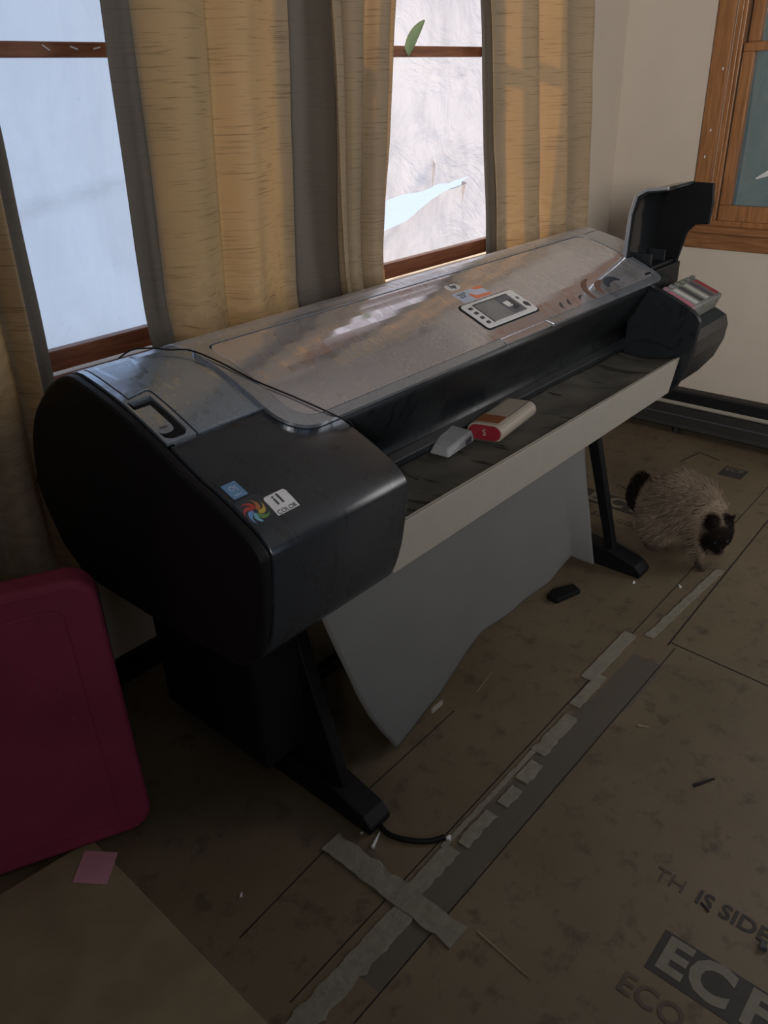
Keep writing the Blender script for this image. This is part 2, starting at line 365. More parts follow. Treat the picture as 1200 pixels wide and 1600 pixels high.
struct(box('sun_blocker', .75, 2.35, 3.9, 4.1, 0, 5.5, 'wall'))   # unseen slab added to keep the sun off the left window

def plastic(name, x0, x1, z0, z1, y, m, label, amp, seed, flap=None, slit=None):
    """crumpled translucent sheet behind the sash"""
    bm = bmesh.new(); nu, nv = 120, 120; g = []; kk = 24
    for j in range(nv+1):
        row = []
        for i in range(nu+1):
            x = x0+(x1-x0)*i/nu; z = z0+(z1-z0)*j/nv
            if slit: lo_, up_ = slit(x); z = z0+(lo_-z0)*j/kk if j <= kk else up_+(z1-up_)*(j-kk-1)/(nv-kk-1)
            p = Vector((x*2.3+seed, z*2.0, seed)); d = noise.noise(p)*amp + abs(noise.noise(p*2.7+Vector((3, 1, 0))))*amp*.7 + noise.noise(p*7)*amp*.15
            if flap: d += flap(x, z)
            row.append(bm.verts.new((x, y+d, z)))
        g.append(row)
    for j in range(nv):
        for i in range(nu):
            if slit and j == kk:
                a_, b_ = slit(x0+(x1-x0)*(i+.5)/nu)
                if b_-a_ > .0015: continue
            bm.faces.new((g[j][i], g[j][i+1], g[j+1][i+1], g[j+1][i]))
    o = from_bm(name, bm, m, None, True); o['label'] = label; o['category'] = 'plastic sheet'; return o
def fold(xa, za, xb, zb, depth, w=.02):
    def f(x, z):
        zl = za+(zb-za)*(x-xa)/(xb-xa); d = z-zl
        return depth*math.exp(-(d/w)**2) if d > 0 else depth*math.exp(-(d/(w*4))**2)
    return f
f1 = fold(.8, 1.275, 1.15, 1.32, -.014, .006)
plastic('plastic_sheet', .425, 1.695, .91, 2.39, YB+.105, 'sheet', 'milky bluish plastic sheet stretched outside the left back window', .010, 1.0, f1)
def tab(t, x):
    for (xa, za), (xb, zb) in zip(t, t[1:]):
        if xa <= x <= xb: return za+(zb-za)*(x-xa)/(xb-xa)
    return t[0][1] if x < t[0][0] else t[-1][1]
LO = [(1.8, .99), (2.10, 1.065), (2.205, 1.092), (2.351, 1.142), (2.50, 1.168), (2.59, 1.176), (2.66, 1.191), (3.1, 1.21)]
UP = [(1.8, 1.10), (2.10, 1.155), (2.23, 1.168), (2.40, 1.178), (2.47, 1.184), (2.52, 1.180), (2.58, 1.188), (2.66, 1.192), (3.1, 1.21)]
tear = lambda x: (tab(LO, x), tab(UP, x))
fa = fold(2.05, 1.15, 2.45, 1.245, -.030, .02); fb = fold(2.0, .93, 2.40, 1.24, -.022, .02)
plastic('plastic_sheet', 1.865, 3.015, .91, 2.39, YB+.105, 'sheet2', 'crumpled smudged white plastic sheet with a torn slit behind the right back window', .022, 4.0, lambda x, z: (-.030*math.exp(-max(0, tear(x)[0]-z)/.06) if x < 2.6 and z <= tear(x)[0]+1e-4 else 0)+(fb(x, z) if x < 2.42 else 0), tear)
# window on the right wall
w3 = empty('window_3', (XR, .8, .93), kind='structure')
bm = bmesh.new()
add_box(bm, XR-.02, XR, 1.345, 1.415, .930, 2.46); add_box(bm, XR-.02, XR, .18, .25, .930, 2.46); add_box(bm, XR-.02, XR, .25, 1.345, 2.40, 2.46)
bevel(from_bm('window_casing', bm, 'wood_z', w3), .004, 3)
bm = bmesh.new(); add_box(bm, XR, XR+.14, 1.325, 1.345, .93, 2.40); add_box(bm, XR, XR+.14, .25, .27, .93, 2.40); add_box(bm, XR, XR+.14, .27, 1.325, 2.23, 2.40); add_box(bm, XR, XR+.14, .27, 1.325, .93, .95)
add_box(bm, XR+.01, XR+.022, 1.313, 1.325, .95, 2.38)
bevel(from_bm('jamb', bm, 'wood_z', w3), .002)
for nm, za, zb, xx in (('lower_sash', .945, 1.605, XR+.025), ('upper_sash', 1.58, 2.38, XR+.062)):
    bm = bmesh.new(); rb = .065 if nm == 'lower_sash' else .03
    add_box(bm, xx, xx+.032, .27, 1.312, za, za+rb); add_box(bm, xx, xx+.032, .27, 1.312, zb-.03, zb); add_box(bm, xx, xx+.032, 1.265, 1.312, za+rb, zb-.03); add_box(bm, xx, xx+.032, .27, .32, za+rb, zb-.03)
    s = bevel(from_bm(nm, bm, 'wood_z', w3), .004, 3); box('pane', xx+.014, xx+.017, .32, 1.265, za+rb, zb-.03, 'glass', s)
bm = bmesh.new(); add_box(bm, XR-.055, XR+.02, .12, 1.475, .905, .932); add_box(bm, XR-.018, XR-.001, .17, 1.425, .835, .905)
bevel(from_bm('window_sill', bm, 'wood_y', w3), .006, 3)
for (y, z) in ((1.385, 1.20), (1.376, 1.30), (1.362, 1.52), (1.08, .965)):
    box('staple', XR-.0225 if z > 1 else XR+.02, XR-.019 if z > 1 else XR+.025, y-.002, y+.002, z-.005, z+.005, 'white', w3)
def side_sheet():
    bm = bmesh.new(); g = []
    for j in range(61):
        row = []
        for i in range(61):
            y = .26+1.08*i/60; z = .95+1.44*j/60; d = .02*noise.noise(Vector((y*4, z*1.2, 2)))+.012*sin((y*9+z*2))
            row.append(bm.verts.new((XR+.118+d, y, z)))
        g.append(row)
    for j in range(60):
        for i in range(60): bm.faces.new((g[j][i], g[j][i+1], g[j+1][i+1], g[j+1][i]))
    return from_bm('plastic_sheet', bm, 'sheet3', None, True)
tag(side_sheet(), 'dull grey green plastic sheet outside the right wall window', 'plastic sheet')
bm = bmesh.new(); sp_ = [(1.19, 1.115, .006), (1.15, 1.135, .022), (1.08, 1.160, .026), (.95, 1.185, .03), (.75, 1.20, .03)]; pv = None
for (y, z, w_) in sp_:
    q = (bm.verts.new((XR+.055, y, z+w_/2)), bm.verts.new((XR+.055, y, z-w_/2)))
    if pv: bm.faces.new((pv[0], q[0], q[1], pv[1]))
    pv = q
tag(solid(from_bm('paper_strip', bm, 'white'), .002), 'curved white strip stuck behind the right wall window glass', 'strip')
# staples on the meeting rails
for x, a in ((1.045, .3), (1.10, -.2), (.98, .6)):
    o = box('staple', -.009, .009, -.001, .001, -.0015, .0015, 'white'); o.matrix_world = Matrix.Translation((x, YB+.0105, 1.600)) @ Matrix.Rotation(a, 4, 'Y')
    tag(o, 'tiny metal staple sticking out of the left window rail', 'staple', 'staples in the left window rail')
# baseboard and heater
hb = empty('baseboard_heater', (XR-.05, .2, 0), label='low black baseboard heater with pale stripe along right wall', cat='heater')
prism_y = lambda nm, pr, y0, y1, m, par: (lambda o: o)(bevel(_py(nm, pr, y0, y1, m, par), .002))
def _py(nm, pr, y0, y1, m, par):
    bm = bmesh.new(); a = [bm.verts.new((x, y0, z)) for x, z in pr]; b = [bm.verts.new((x, y1, z)) for x, z in pr]; k = len(pr)
    for i in range(k): bm.faces.new((a[i], a[(i+1) % k], b[(i+1) % k], b[i]))
    bm.faces.new(a[::-1]); bm.faces.new(b); return from_bm(nm, bm, m, par)
prism_y('back_plate', [(XR-.035, .0), (XR-.001, 0), (XR-.001, .200), (XR-.035, .195)], -2.0, 1.66, 'heater', hb)
prism_y('top_cap', [(XR-.062, .150), (XR-.036, .185), (XR-.036, .160), (XR-.055, .140)], -2.0, 1.66, 'black', hb)
prism_y('pale_strip', [(XR-.0745, .138), (XR-.062, .149), (XR-.055, .139), (XR-.066, .128)], -2.0, 1.66, 'strip', hb)
prism_y('front_cover', [(XR-.085, .045), (XR-.074, .127), (XR-.066, .127), (XR-.077, .045)], -2.0, 1.66, 'heater', hb)
prism_y('lower_lip', [(XR-.098, .035), (XR-.085, .050), (XR-.080, .044), (XR-.094, .028)], -2.0, 1.66, 'heater', hb)
prism_y('middle_rib', [(XR-.084, .085), (XR-.078, .091), (XR-.074, .088), (XR-.080, .080)], -2.0, 1.66, 'darkgrey', hb)
for y in (-1.9, .3, 1.3): box('foot', XR-.09, XR-.036, y, y+.02, 0, .045, 'heater', hb)
struct(box('baseboard_back', -2.1, XR-.09, YB-.014, YB, 0, .09, 'black', None, .004))

# ------------------------------------------------------------------ curtains
def curtain(name, label, top, bot, zt, zb, y, n, amp, seed, lining=None, hem=True, sway=0):
    root = empty(name, ((top[0]+top[1])/2, y, zb), label=label, cat='curtain')
    def strip(nm, tp, bt, mat_, nn, am, yo, ph, zlow):
        bm = bmesh.new(); uvl = bm.loops.layers.uv.new('UVMap'); nu, nv = max(40, int(nn*26)), 90; g = []; W_ = abs(tp[1]-tp[0])*1.6
        for j in range(nv+1):
            v = j/nv; z = zt+(zlow-zt)*v; row = []
            for i in range(nu+1):
                u = i/nu; a = tp[0]+(bt[0]-tp[0])*v; b = tp[1]+(bt[1]-tp[1])*v
                w = u+.035*sin(2*pi*u*1.7+seed)+.012*noise.noise(Vector((u*4, z*1.5, seed)))
                A = am*(.75+.5*noise.noise(Vector((u*5, z*.8, seed+9))))
                ph2 = 2*pi*nn*w+ph; s = sin(ph2); d = A*(s+.22*sin(2*ph2+1.3+seed))*(.8+.2*v)
                x = a+(b-a)*u+.35*A*cos(ph2)*min(1, 4*u, 4*(1-u))
                yy = y+yo+d+.006*noise.noise(Vector((x*9, z*5, seed)))
                zz = z
                if v > .9 and hem: # gathered, slumped hem
                    k = (v-.9)/.1; yy -= .030*k*k*(.5+.6*noise.noise(Vector((u*5, seed, 1)))); zz = z+.022*k*noise.noise(Vector((u*6, seed, 4)))+.012*k
                row.append((bm.verts.new((x, yy, zz)), (u*W_, z)))
            g.append(row)
        for j in range(nv):
            for i in range(nu):
                q = (g[j][i], g[j][i+1], g[j+1][i+1], g[j+1][i]); f = bm.faces.new([p[0] for p in q])
                for lp, p in zip(f.loops, q): lp[uvl].uv = p[1]
        o = from_bm(nm, bm, mat_, root, True); solid(o, .0025); return o
    strip('front_fabric', top, bot, 'curtain', n, amp, 0, seed*1.3, zb)
    for (tp, bt, yo) in (lining or []): strip('lining', tp, bt, 'lining', .9, .010, yo, 1, zb+.004)
    return root
YC = 1.70
curtain('curtain', 'gold slub curtain cut by the left edge of the photo beside milky window', (.10, .795), (.08, .70), 2.48, .05, YC, 5.2, .030, 2.2, [((.74, .832), (.66, .765), .028)], hem=False)
curtain('curtain', 'wide gold slub curtain between the two back windows with slumped hem', (1.155, 1.650), (1.085, 1.515), 2.48, .925, YC-.012, 2.3, .040, 1.1, [((1.105, 1.20), (1.045, 1.12), .03)])
curtain('curtain', 'gathered gold curtain left of the crumpled plastic window pane', (1.745, 2.085), (1.70, 1.875), 2.48, .93, YC, 2.7, .042, 3.4, [((1.60, 1.855), (1.50, 1.78), .05), ((1.90, 1.955), (1.80, 1.83), .06), ((2.03, 2.09), (1.84, 1.88), .06)])
curtain('curtain', 'narrow pleated gold curtain nearest the bare right corner', (2.43, 3.03), (2.575, 3.175), 2.48, .90, YC+.005, 2.6, .056, .4, [((2.415, 2.52), (2.545, 2.64), .045), ((2.575, 2.70), (2.73, 2.86), .06), ((2.83, 3.02), (2.985, 3.17), .06)], hem=False)
rod = empty('curtain_rod', (0, 1.70, 2.33), label='dark curtain rod above the back windows', cat='curtain rod')
tube('pole', [(-.05, 1.70, 2.495), (3.3, 1.70, 2.495)], .012, 'black', rod, 12)
for x in (0, 1.78, 3.25): box('bracket', x, x+.02, 1.70, 1.80, 2.49, 2.51, 'black', rod)

# ------------------------------------------------------------------ the wide format printer
P = empty('wide_format_printer', (1.6, 1.2, 0), label='black wide format printer on a stand under dust beneath the windows', cat='printer')
FRONT = [(1.05, .928), (1.056, .905), (1.085, .85), (1.115, .80), (1.128, .775), (1.120, .752), (1.10, .735), (1.12, .70), (1.15, .62), (1.20, .560)]
NOSE = smooth_pts([(.94, .886), (.912, .872), (.892, .858), (.879, .842), (.877, .822), (.884, .76), (.900, .68), (.928, .612), (.975, .574)], 5)
REAR = [(1.649, .76), (1.640, .69), (1.60, .61), (1.54, .566), (1.48, .552)]
topc = [(y, z) for y, z in TOP if 1.05 <= y <= 1.6485]
LOWER = lambda pts, k: [(y - TN(y).y*-k if False else y, z-k) for y, z in pts]
body = [(1.05, .924)] + LOWER(topc[1:], .004) + REAR + FRONT[::-1][:-1]
prism('body', body, .70, 2.56, 'fascia', P, 0, True)
box('inner_beam', .74, 2.5, 1.16, 1.46, .50, .556, 'black', P, .004)
# left end cover and left hood
full = [(y, z) for y, z in TOP if y >= .94] + REAR + [(1.2, .556)] + NOSE[::-1][:-1]
prism('end_cover', [(y, z) for y, z in full], .660, .684, 'black', P, .008)
seam = 1.128
hood = [(y, z) for y, z in TOP if .94 <= y <= seam-.003] + [(seam-.003, T(seam)), (seam-.003, .56), (1.10, .558)] + NOSE[::-1][:-1]
prism('front_hood', hood, .686, 1.030, 'hood', P, .004, True)
prism('left_underbody', [(seam, T(seam)-.012)] + [(y, z-.012) for y, z in TOP if seam < y < 1.64] + REAR + [(1.2, .556), (seam, .56)], .684, .70, 'black', P)
# top panels of the left module (the gaps between them show black)
cover = [(.702, 1.64), (.702, 1.262), (.748, 1.270), (.752, 1.262), (.752, seam+.003), (.935, seam+.003), (.935, 1.60), (.935, 1.64)]
drape('access_cover', cover, -.004, .006, 'module', P, None, .0012)
sur = [(.686, 1.63), (.686, seam+.003), (.748, seam+.003), (.748, 1.256), (.744, 1.264), (.699, 1.256), (.699, 1.63)]
hole = rrect(.691, .740, 1.138, 1.250, [.001, .001, .016, .016])
drape('latch_surround', sur, -.004, .006, 'module', P, [hole], .001)
drape('latch_recess', rrect(.688, .744, 1.134, 1.253, .004), -.014, .003, 'black', P)
lt = drape('latch', rrect(.6935, .7275, 1.158, 1.232, [.001, .001, .013, .013]), -.011, .008, 'module', P, None, .002)
drape('latch_mark', rrect(.702, .719, 1.171, 1.173, .0008), -.0028, .001, 'darkgrey', lt)
# rear cover over the whole length
drape('rear_cover', [(.90, 1.352), (2.62, 1.352), (2.62, 1.60), (.90, 1.60)], -.003, .006, 'rearcover', P, None, .001)
drape('rear_cover_end', rrect(2.47, 2.62, 1.15, 1.348, [.0, .0, .0, .05]), -.004, .006, 'rearcover', P, None, .001)
# lid frame and lid
outer = rrect(.902, 2.505, 1.046, 1.350, [.03, .025, .075, .035], 20)
inner = rrect(.938, 2.478, 1.068, 1.338, [.05, .02, .055, .014], 8)
# the frame is notched away in front of the control panel
fr_loop = []
for (x, y) in outer: fr_loop.append((x, y))
# insert the notch on the front run (between the lower corners, going +x)
idx = max(i for i, p in enumerate(fr_loop) if p[1] < 1.0461 and p[0] < 1.5)
fr_loop = fr_loop[:idx+1] + [(1.602, 1.046), (1.612, 1.0675), (1.822, 1.0675), (1.832, 1.046)] + fr_loop[idx+1:]
drape('lid_frame', fr_loop, .001, .009, 'trim', P, [[(x, max(y, 1.0705)) if 1.5 < x < 1.9 else (x, y) for x, y in inner]], .0015)
lid_poly = rrect(.9405, 2.4755, 1.0705, 1.3355, [.05, .02, .053, .012], 8)
k = max(i for i, p in enumerate(lid_poly) if p[1] < 1.0706 and p[0] < 1.5)
lid_poly = lid_poly[:k+1] + [(1.613, 1.0705), (1.614, 1.048), (1.820, 1.048), (1.821, 1.0705)] + lid_poly[k+1:]
lid = drape('lid', lid_poly, .002, .0065, 'lid', P, None, .001)
# finger wipes in the dust on the lid
def wipes(nm, parent, arcs, m):
    bm = bmesh.new()
    for (cx, cy, r, a0, a1, w) in arcs:
        n = 14; prev = None
        for i in range(n+1):
            a = rad(a0+(a1-a0)*i/n); ww = w*(.35+.65*sin(pi*min(1, max(.02, i/n)))); pts = []
            for rr in (r-ww/2, r+ww/2):
                x = cx+rr*cos(a)*1.5; y = cy+rr*sin(a); nn = TN(y); pts.append(bm.verts.new(Vector((x, y, T(y)))+nn*.0088))
            if prev: bm.faces.new((prev[0], pts[0], pts[1], prev[1]))
            prev = pts
    return from_bm(nm, bm, m, parent)
for k_, a_ in enumerate([(2.19, 1.085, .060, 100, 200, .016), (2.215, 1.085, .036, 80, 195, .016), (2.26, 1.085, .030, 30, 170, .022), (2.01, 1.085, .02, 120, 190, .007), (1.97, 1.085, .02, 120, 190, .007), (2.06, 1.084, .014, 60, 170, .006)]): wipes('wiped_dust_mark', lid, [a_], 'rust' if k_ < 2 else 'clear')
# control panel
cp = drape('control_panel', rrect(1.615, 1.845, 1.105, 1.197, .010), .0085, .005, 'white', P, None, .002)
drape('panel_gasket', rrect(1.609, 1.851, 1.101, 1.201, .013), .0080, .002, 'black', cp)
scn = drape('screen', rrect(1.652, 1.805, 1.116, 1.184, .002), .0132, .0012, 'screen', cp)
drape('display_band', rrect(1.745, 1.803, 1.118, 1.182, .001), .0142, .0008, 'midgrey', cp)
drape('screen_rim', [(1.652, 1.186), (1.652, 1.114), (1.655, 1.114), (1.655, 1.183), (1.805, 1.183), (1.805, 1.186)], .0142, .0008, 'darkgrey', cp)
for i in range(4): drape('button', rrect(1.627, 1.640, 1.117+i*.0185, 1.1255+i*.0185, .002), .0132, .0018, 'darkgrey', cp)
for (x, y, sx, sy) in ((1.765, 1.152, .012, .010), (1.782, 1.140, .010, .010), (1.785, 1.158, .009, .008), (1.772, 1.132, .007, .005)):
    drape('display_icon', rrect(x-sx, x+sx, y-sy, y+sy, .004), .0150, .0006, 'white' if sx > .0115 else 'darkgrey', cp)
drape('arrow_button', [(1.818, 1.128), (1.832, 1.122), (1.836, 1.136), (1.826, 1.144), (1.818, 1.139)], .0132, .0018, 'darkgrey', cp)
drape('power_button', rrect(1.820, 1.828, 1.156, 1.166, .002), .0132, .0016, 'midgrey', cp)
# stickers on the lid
lg = drape('logo_badge', rrect(1.668, 1.718, 1.262, 1.290, .013), .0085, .0008, 'white', P)
place_text('logo_letters', 'hp', .024, 'darkgrey', on_top(1.693, 1.277, .0098), lg, shear=.3, ext=.0004, bold=.0006)
st = drape('lid_sticker', rrect(1.652, 1.775, 1.205, 1.249, .003), .0085, .0007, 'paleblue', P)
drape('sticker_orange_corner', [(1.735, 1.249), (1.775, 1.249), (1.775, 1.237), (1.745, 1.240)], .0092, .0004, 'orange', st)
drape('sticker_orange_stripe', [(1.705, 1.206), (1.774, 1.206), (1.774, 1.214), (1.720, 1.219), (1.710, 1.232), (1.700, 1.229)], .0092, .0004, 'orange', st)
place_text('sticker_number', '25"', .026, 'darkgrey', on_top(1.680, 1.232, .0094, 0), st, ext=.0004)
# stickers on the front hood
s1 = drape('color_sticker', rrect(.741, .790, .910, .957, .006), .0008, .0012, 'white', P)
place_text('sticker_digits', 'i1', .030, 'darkgrey', on_top(.765, .943, .0022), s1, ext=.0003, bold=.0005)
place_text('sticker_word', 'COLOR', .0125, 'darkgrey', on_top(.765, .923, .0022), s1, ext=.0003)
drape('sticker_square', rrect(.766, .777, .9125, .917, .001), .0018, .0005, 'darkgrey', s1)
wl = drape('color_wheel_sticker', rrect(.678+.012, .742, .907, .972, .006), .0006, .0008, 'clear', P)
for i in range(7):
    bm = bmesh.new(); a0 = 2*pi*i/7+.35; A = []; Bv = []
    for k in range(9):
        s = k/8; r = .004+.021*s; a = a0+1.15*s*s; w = .0045*sin(pi*min(1, .08+s*.92))**.8
        cx, cy = .713+cos(a)*r, .942+sin(a)*r; nx, ny = -sin(a), cos(a)
        for lst, sg in ((A, 1), (Bv, -1)):
            x, y = cx+nx*w*sg, cy+ny*w*sg; lst.append(bm.verts.new(Vector((x, y, T(y)))+TN(y)*.0016))
    for k in range(8): bm.faces.new((A[k], A[k+1], Bv[k+1], Bv[k]))
    from_bm('petal', bm, 'petal%d' % i, wl)
place_text('sticker_print', 'hp color', .008, 'petal4', on_top(.725, .915, .0016), wl, ext=.0002)
bs = drape('blue_sticker', rrect(.699, .729, .977, 1.012, .002), .0006, .0008, 'bluestk', P)
place_text('sticker_print', 'OJ', .016, 'paleblue', on_top(.714, .998, .0016), bs, ext=.0002)
place_text('sticker_line', 'color', .008, 'paleblue', on_top(.714, .984, .0016), bs, ext=.0002)
# fascia details: paper exit lip
prism('exit_lip', [(1.10, .737), (1.118, .752), (1.126, .748), (1.118, .722), (1.10, .722)], 1.03, 2.42, 'fascia', P, .002)
# right module: side wall with the nose profile, lower body and open cartridge bay
wallp = [(y, z) for y, z in TOP if .94 <= y <= 1.12] + [(1.12, .60), (1.10, .575)] + NOSE[::-1][:-1]
sw = prism('bay_side_wall', wallp, 2.42, 2.436, 'fascia', P, .004, True)
lowb = [(1.13, .90), (1.00, .845), (.925, .815), (.895, .80), (.885, .77), (.89, .72), (.915, .655), (.96, .595), (1.0, .575), (1.3, .556), (1.48, .552), (1.60, .62), (1.645, .72), (1.63, .84), (1.57, .93), (1.48, 1.0), (1.40, 1.03), (1.30, 1.01), (1.14, .95)]
prism('cartridge_housing', lowb, 2.438, 2.70, 'fascia', P, .006)
box('bay_partition', 2.438, 2.70, 1.075, 1.125, .87, .955, 'black', P, .006)
# open cartridge cover
cv = [(1.170, .93), (1.172, 1.00), (1.164, 1.12), (1.150, 1.178), (1.120, 1.196), (1.06, 1.205), (1.055, 1.195), (1.115, 1.186), (1.138, 1.17), (1.152, 1.12), (1.158, 1.00), (1.156, .93)]
oc = prism('open_bay_cover', cv, 2.476, 2.690, 'blackgloss', P, .003, True)
sidep = [(1.168, .93), (1.170, 1.00), (1.162, 1.12), (1.148, 1.178), (1.118, 1.196), (1.05, 1.202), (.995, 1.200), (.988, 1.14), (.992, 1.078), (1.035, 1.074), (1.058, 1.05), (1.075, .98), (1.085, .935), (1.10, .93)]
prism('cover_side', sidep, 2.678, 2.690, 'black', oc, .003)
rim = [(1.166, .985), (1.176, 1.00), (1.170, 1.12), (1.155, 1.182), (1.122, 1.202), (1.05, 1.209), (1.05, 1.200), (1.118, 1.192), (1.146, 1.176), (1.160, 1.12), (1.164, 1.00)]
prism('cover_rim', rim, 2.468, 2.478, 'trim', oc, .002)
for x in (2.52, 2.62): box('hinge_rib', x, x+.006, 1.10, 1.156, .94, 1.0, 'fascia', oc, .001)
box('hinge_block', 2.50, 2.685, 1.09, 1.17, .92, .965, 'black', P, .008)
# stand
def leg(x):
    s = prism('stand_foot', [(.88, .0), (.875, .022), (.90, .045), (1.0, .072), (1.25, .085), (1.5, .07), (1.60, .04), (1.61, 0)], x-.035, x+.035, 'black', P, .006)
    bm = bmesh.new()
    if x < 1: a = [(x-.014, .975, .05), (x+.014, .975, .05), (x+.014, 1.50, .05), (x-.014, 1.50, .05)]; b = [(x-.02, 1.12, .565), (x+.02, 1.12, .565), (x+.02, 1.50, .565), (x-.02, 1.50, .565)]  # near leg widened into a plate, filling out the shadowed floor behind
    else: a = [(x-.013, .985, .05), (x+.013, .985, .05), (x+.013, 1.02, .05), (x-.013, 1.02, .05)]; b = [(x-.016, 1.125, .60), (x+.016, 1.125, .60), (x+.016, 1.17, .60), (x-.016, 1.17, .60)]
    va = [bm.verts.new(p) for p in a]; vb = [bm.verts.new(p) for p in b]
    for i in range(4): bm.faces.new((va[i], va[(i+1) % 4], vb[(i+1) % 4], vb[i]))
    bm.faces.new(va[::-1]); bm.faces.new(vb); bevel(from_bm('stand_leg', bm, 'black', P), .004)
    for y in (.93, 1.56):
        tube('caster', [(x-.02, y, .012), (x+.02, y, .012)], .011, 'black', P, 14)
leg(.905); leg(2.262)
tube('stand_crossbar', [(.905, 1.30, .09), (2.262, 1.30, .09)], .022, 'black', P, 10)
box('shade_block', .76, .89, 1.08, 1.46, .16, .556, 'black', P, .01)  # added black block that fills out the shadow under the left end
# media bin: dusty cloth tray, cream front strip, hanging grey cloth
bm = bmesh.new(); g = []
NX = 90
for j in range(15):
    row = []
    for i in range(NX+1):
        x = 1.035+(2.418-1.035)*i/NX; v = j/14; y = .932+(1.165-.932)*v
        if x > 2.30: y = y
        z = .716+.012*sin(pi*v)*noise.noise(Vector((x*6, y*5, 0)))-.012*sin(pi*v)+.006*noise.noise(Vector((x*16, y*9, 3)))*min(1, v*4)
        row.append(bm.verts.new((x, y, z)))
    g.append(row)
for j in range(14):
    for i in range(NX): bm.faces.new((g[j][i], g[j][i+1], g[j+1][i+1], g[j+1][i]))
tray = from_bm('bin_lining', bm, 'bin', P, True); solid(tray, .003, -1)
bm = bmesh.new()
fs = [(1.052, .719), (2.418, .719), (2.405, .700), (2.362, .618), (1.030, .612), (1.035, .665)]
a = [bm.verts.new((x, .922, z)) for x, z in fs]; b = [bm.verts.new((x, .931, z)) for x, z in fs]; n = len(fs)
for i in range(n): bm.faces.new((a[i], a[(i+1) % n], b[(i+1) % n], b[i]))
bm.faces.new(a[::-1]); bm.faces.new(b); bevel(from_bm('bin_front_strip', bm, 'strip', P), .002)
tube('bin_rail', [(1.045, .931, .716), (2.40, .931, .716)], .004, 'strip', P, 8)
def hang(u, v):
    # u 0..1 left to right, v 0..1 top to bottom; outline read off the hanging edge
    z = .61*(1-v)+.0*v
    return z
LEFT = [(.61, .838), (.49, .885), (.30, .960), (.20, 1.005), (.12, 1.045), (.05, 1.085), (.02, 1.10)]
def lerp_tab(tab, z):
    for (z0, x0), (z1, x1) in zip(tab, tab[1:]):
        if z1 <= z <= z0: return x0+(x1-x0)*(z0-z)/(z0-z1)
    return tab[0][1] if z > tab[0][0] else tab[-1][1]
HEM = [(1.10, .015), (1.30, .045), (1.42, .10), (1.52, .155), (1.70, .165), (1.85, .15), (1.98, .165), (2.08, .09)]
def hem_z(x):
    for (x0, z0), (x1, z1) in zip(HEM, HEM[1:]):
        if x0 <= x <= x1: return z0+(z1-z0)*(x-x0)/(x1-x0)
    return HEM[0][1] if x < HEM[0][0] else HEM[-1][1]
bm = bmesh.new(); g = []; NU, NV = 80, 50
for i in range(NU+1):
    u = i/NU; col_ = []
    xb = 1.10+(2.08-1.10)*u; zb = hem_z(xb)
    for j in range(NV+1):
        v = j/NV; z = .625+(zb-.625)*v
        xl = lerp_tab(LEFT, z); xr = 1.875+.21*(v**1.3); x = xl+(xr-xl)*u if u < 1 else xr
        x = xl*(1-u)+(xr)*u
        y = .948+(.625-z)*.12+.035*v*noise.noise(Vector((x*2.2, z*1.2, 5)))+.012*noise.noise(Vector((x*6, z*3, 1)))*v
        if u > .9: y -= .05*((u-.9)/.1)*v
        col_.append(bm.verts.new((x, y, z)))
    g.append(col_)
for i in range(NU):
    for j in range(NV): bm.faces.new((g[i][j], g[i+1][j], g[i+1][j+1], g[i][j+1]))
hc = from_bm('bin_cloth', bm, 'cloth', P, True); solid(hc, .003)
box('cloth_tag', 1.245, 1.29, .995, .999, .035, .05, 'strip', hc)

# ink cartridges in the open bay
cols = [((.55, .36, .42), 'pink labelled grey ink cartridge nearest the bay side wall', (.45, .14, .2)), ((.40, .42, .42), 'pale grey ink cartridge second in the open bay', (.5, .5, .5)), ((.34, .36, .34), 'grey ink cartridge with dark slot in the open bay middle', (.06, .05, .06)),
        ((.32, .34, .30), 'grey green ink cartridge beside the dark slotted one', (.4, .42, .38)), ((.30, .31, .29), 'dull ink cartridge second from the far end of the bay', (.08, .06, .08)), ((.26, .27, .24), 'dark red labelled ink cartridge at the far end of the bay', (.25, .03, .04))]
for i, (c, lab, lc) in enumerate(cols):
    x = 2.442+i*.041; cm = plain('cartridge_shell', tuple(q*.5 for q in c), .4, var=.1); lm = plain('cartridge_label', lc, .5)
    R = Matrix.Translation((x, .985, .872)) @ Matrix.Rotation(rad(22), 4, 'X')
    r = empty('ink_cartridge', (x, .985, .84), label=lab, cat='ink cartridge', group='ink cartridges in the open bay')
    bm = bmesh.new(); add_box(bm, .002, .037, -.068, .055, -.032, .022, R); add_box(bm, .006, .033, .055, .066, -.01, .010, R); bevel(from_bm('shell', bm, cm, r), .005, 3)
    bm = bmesh.new(); add_box(bm, .008, .031, -.055, .030, .022, .0235, R); from_bm('label', bm, lm, r)
    bm = bmesh.new(); add_box(bm, .010, .029, .036, .05, .022, .030, R); bevel(from_bm('grip', bm, cm, r), .002)

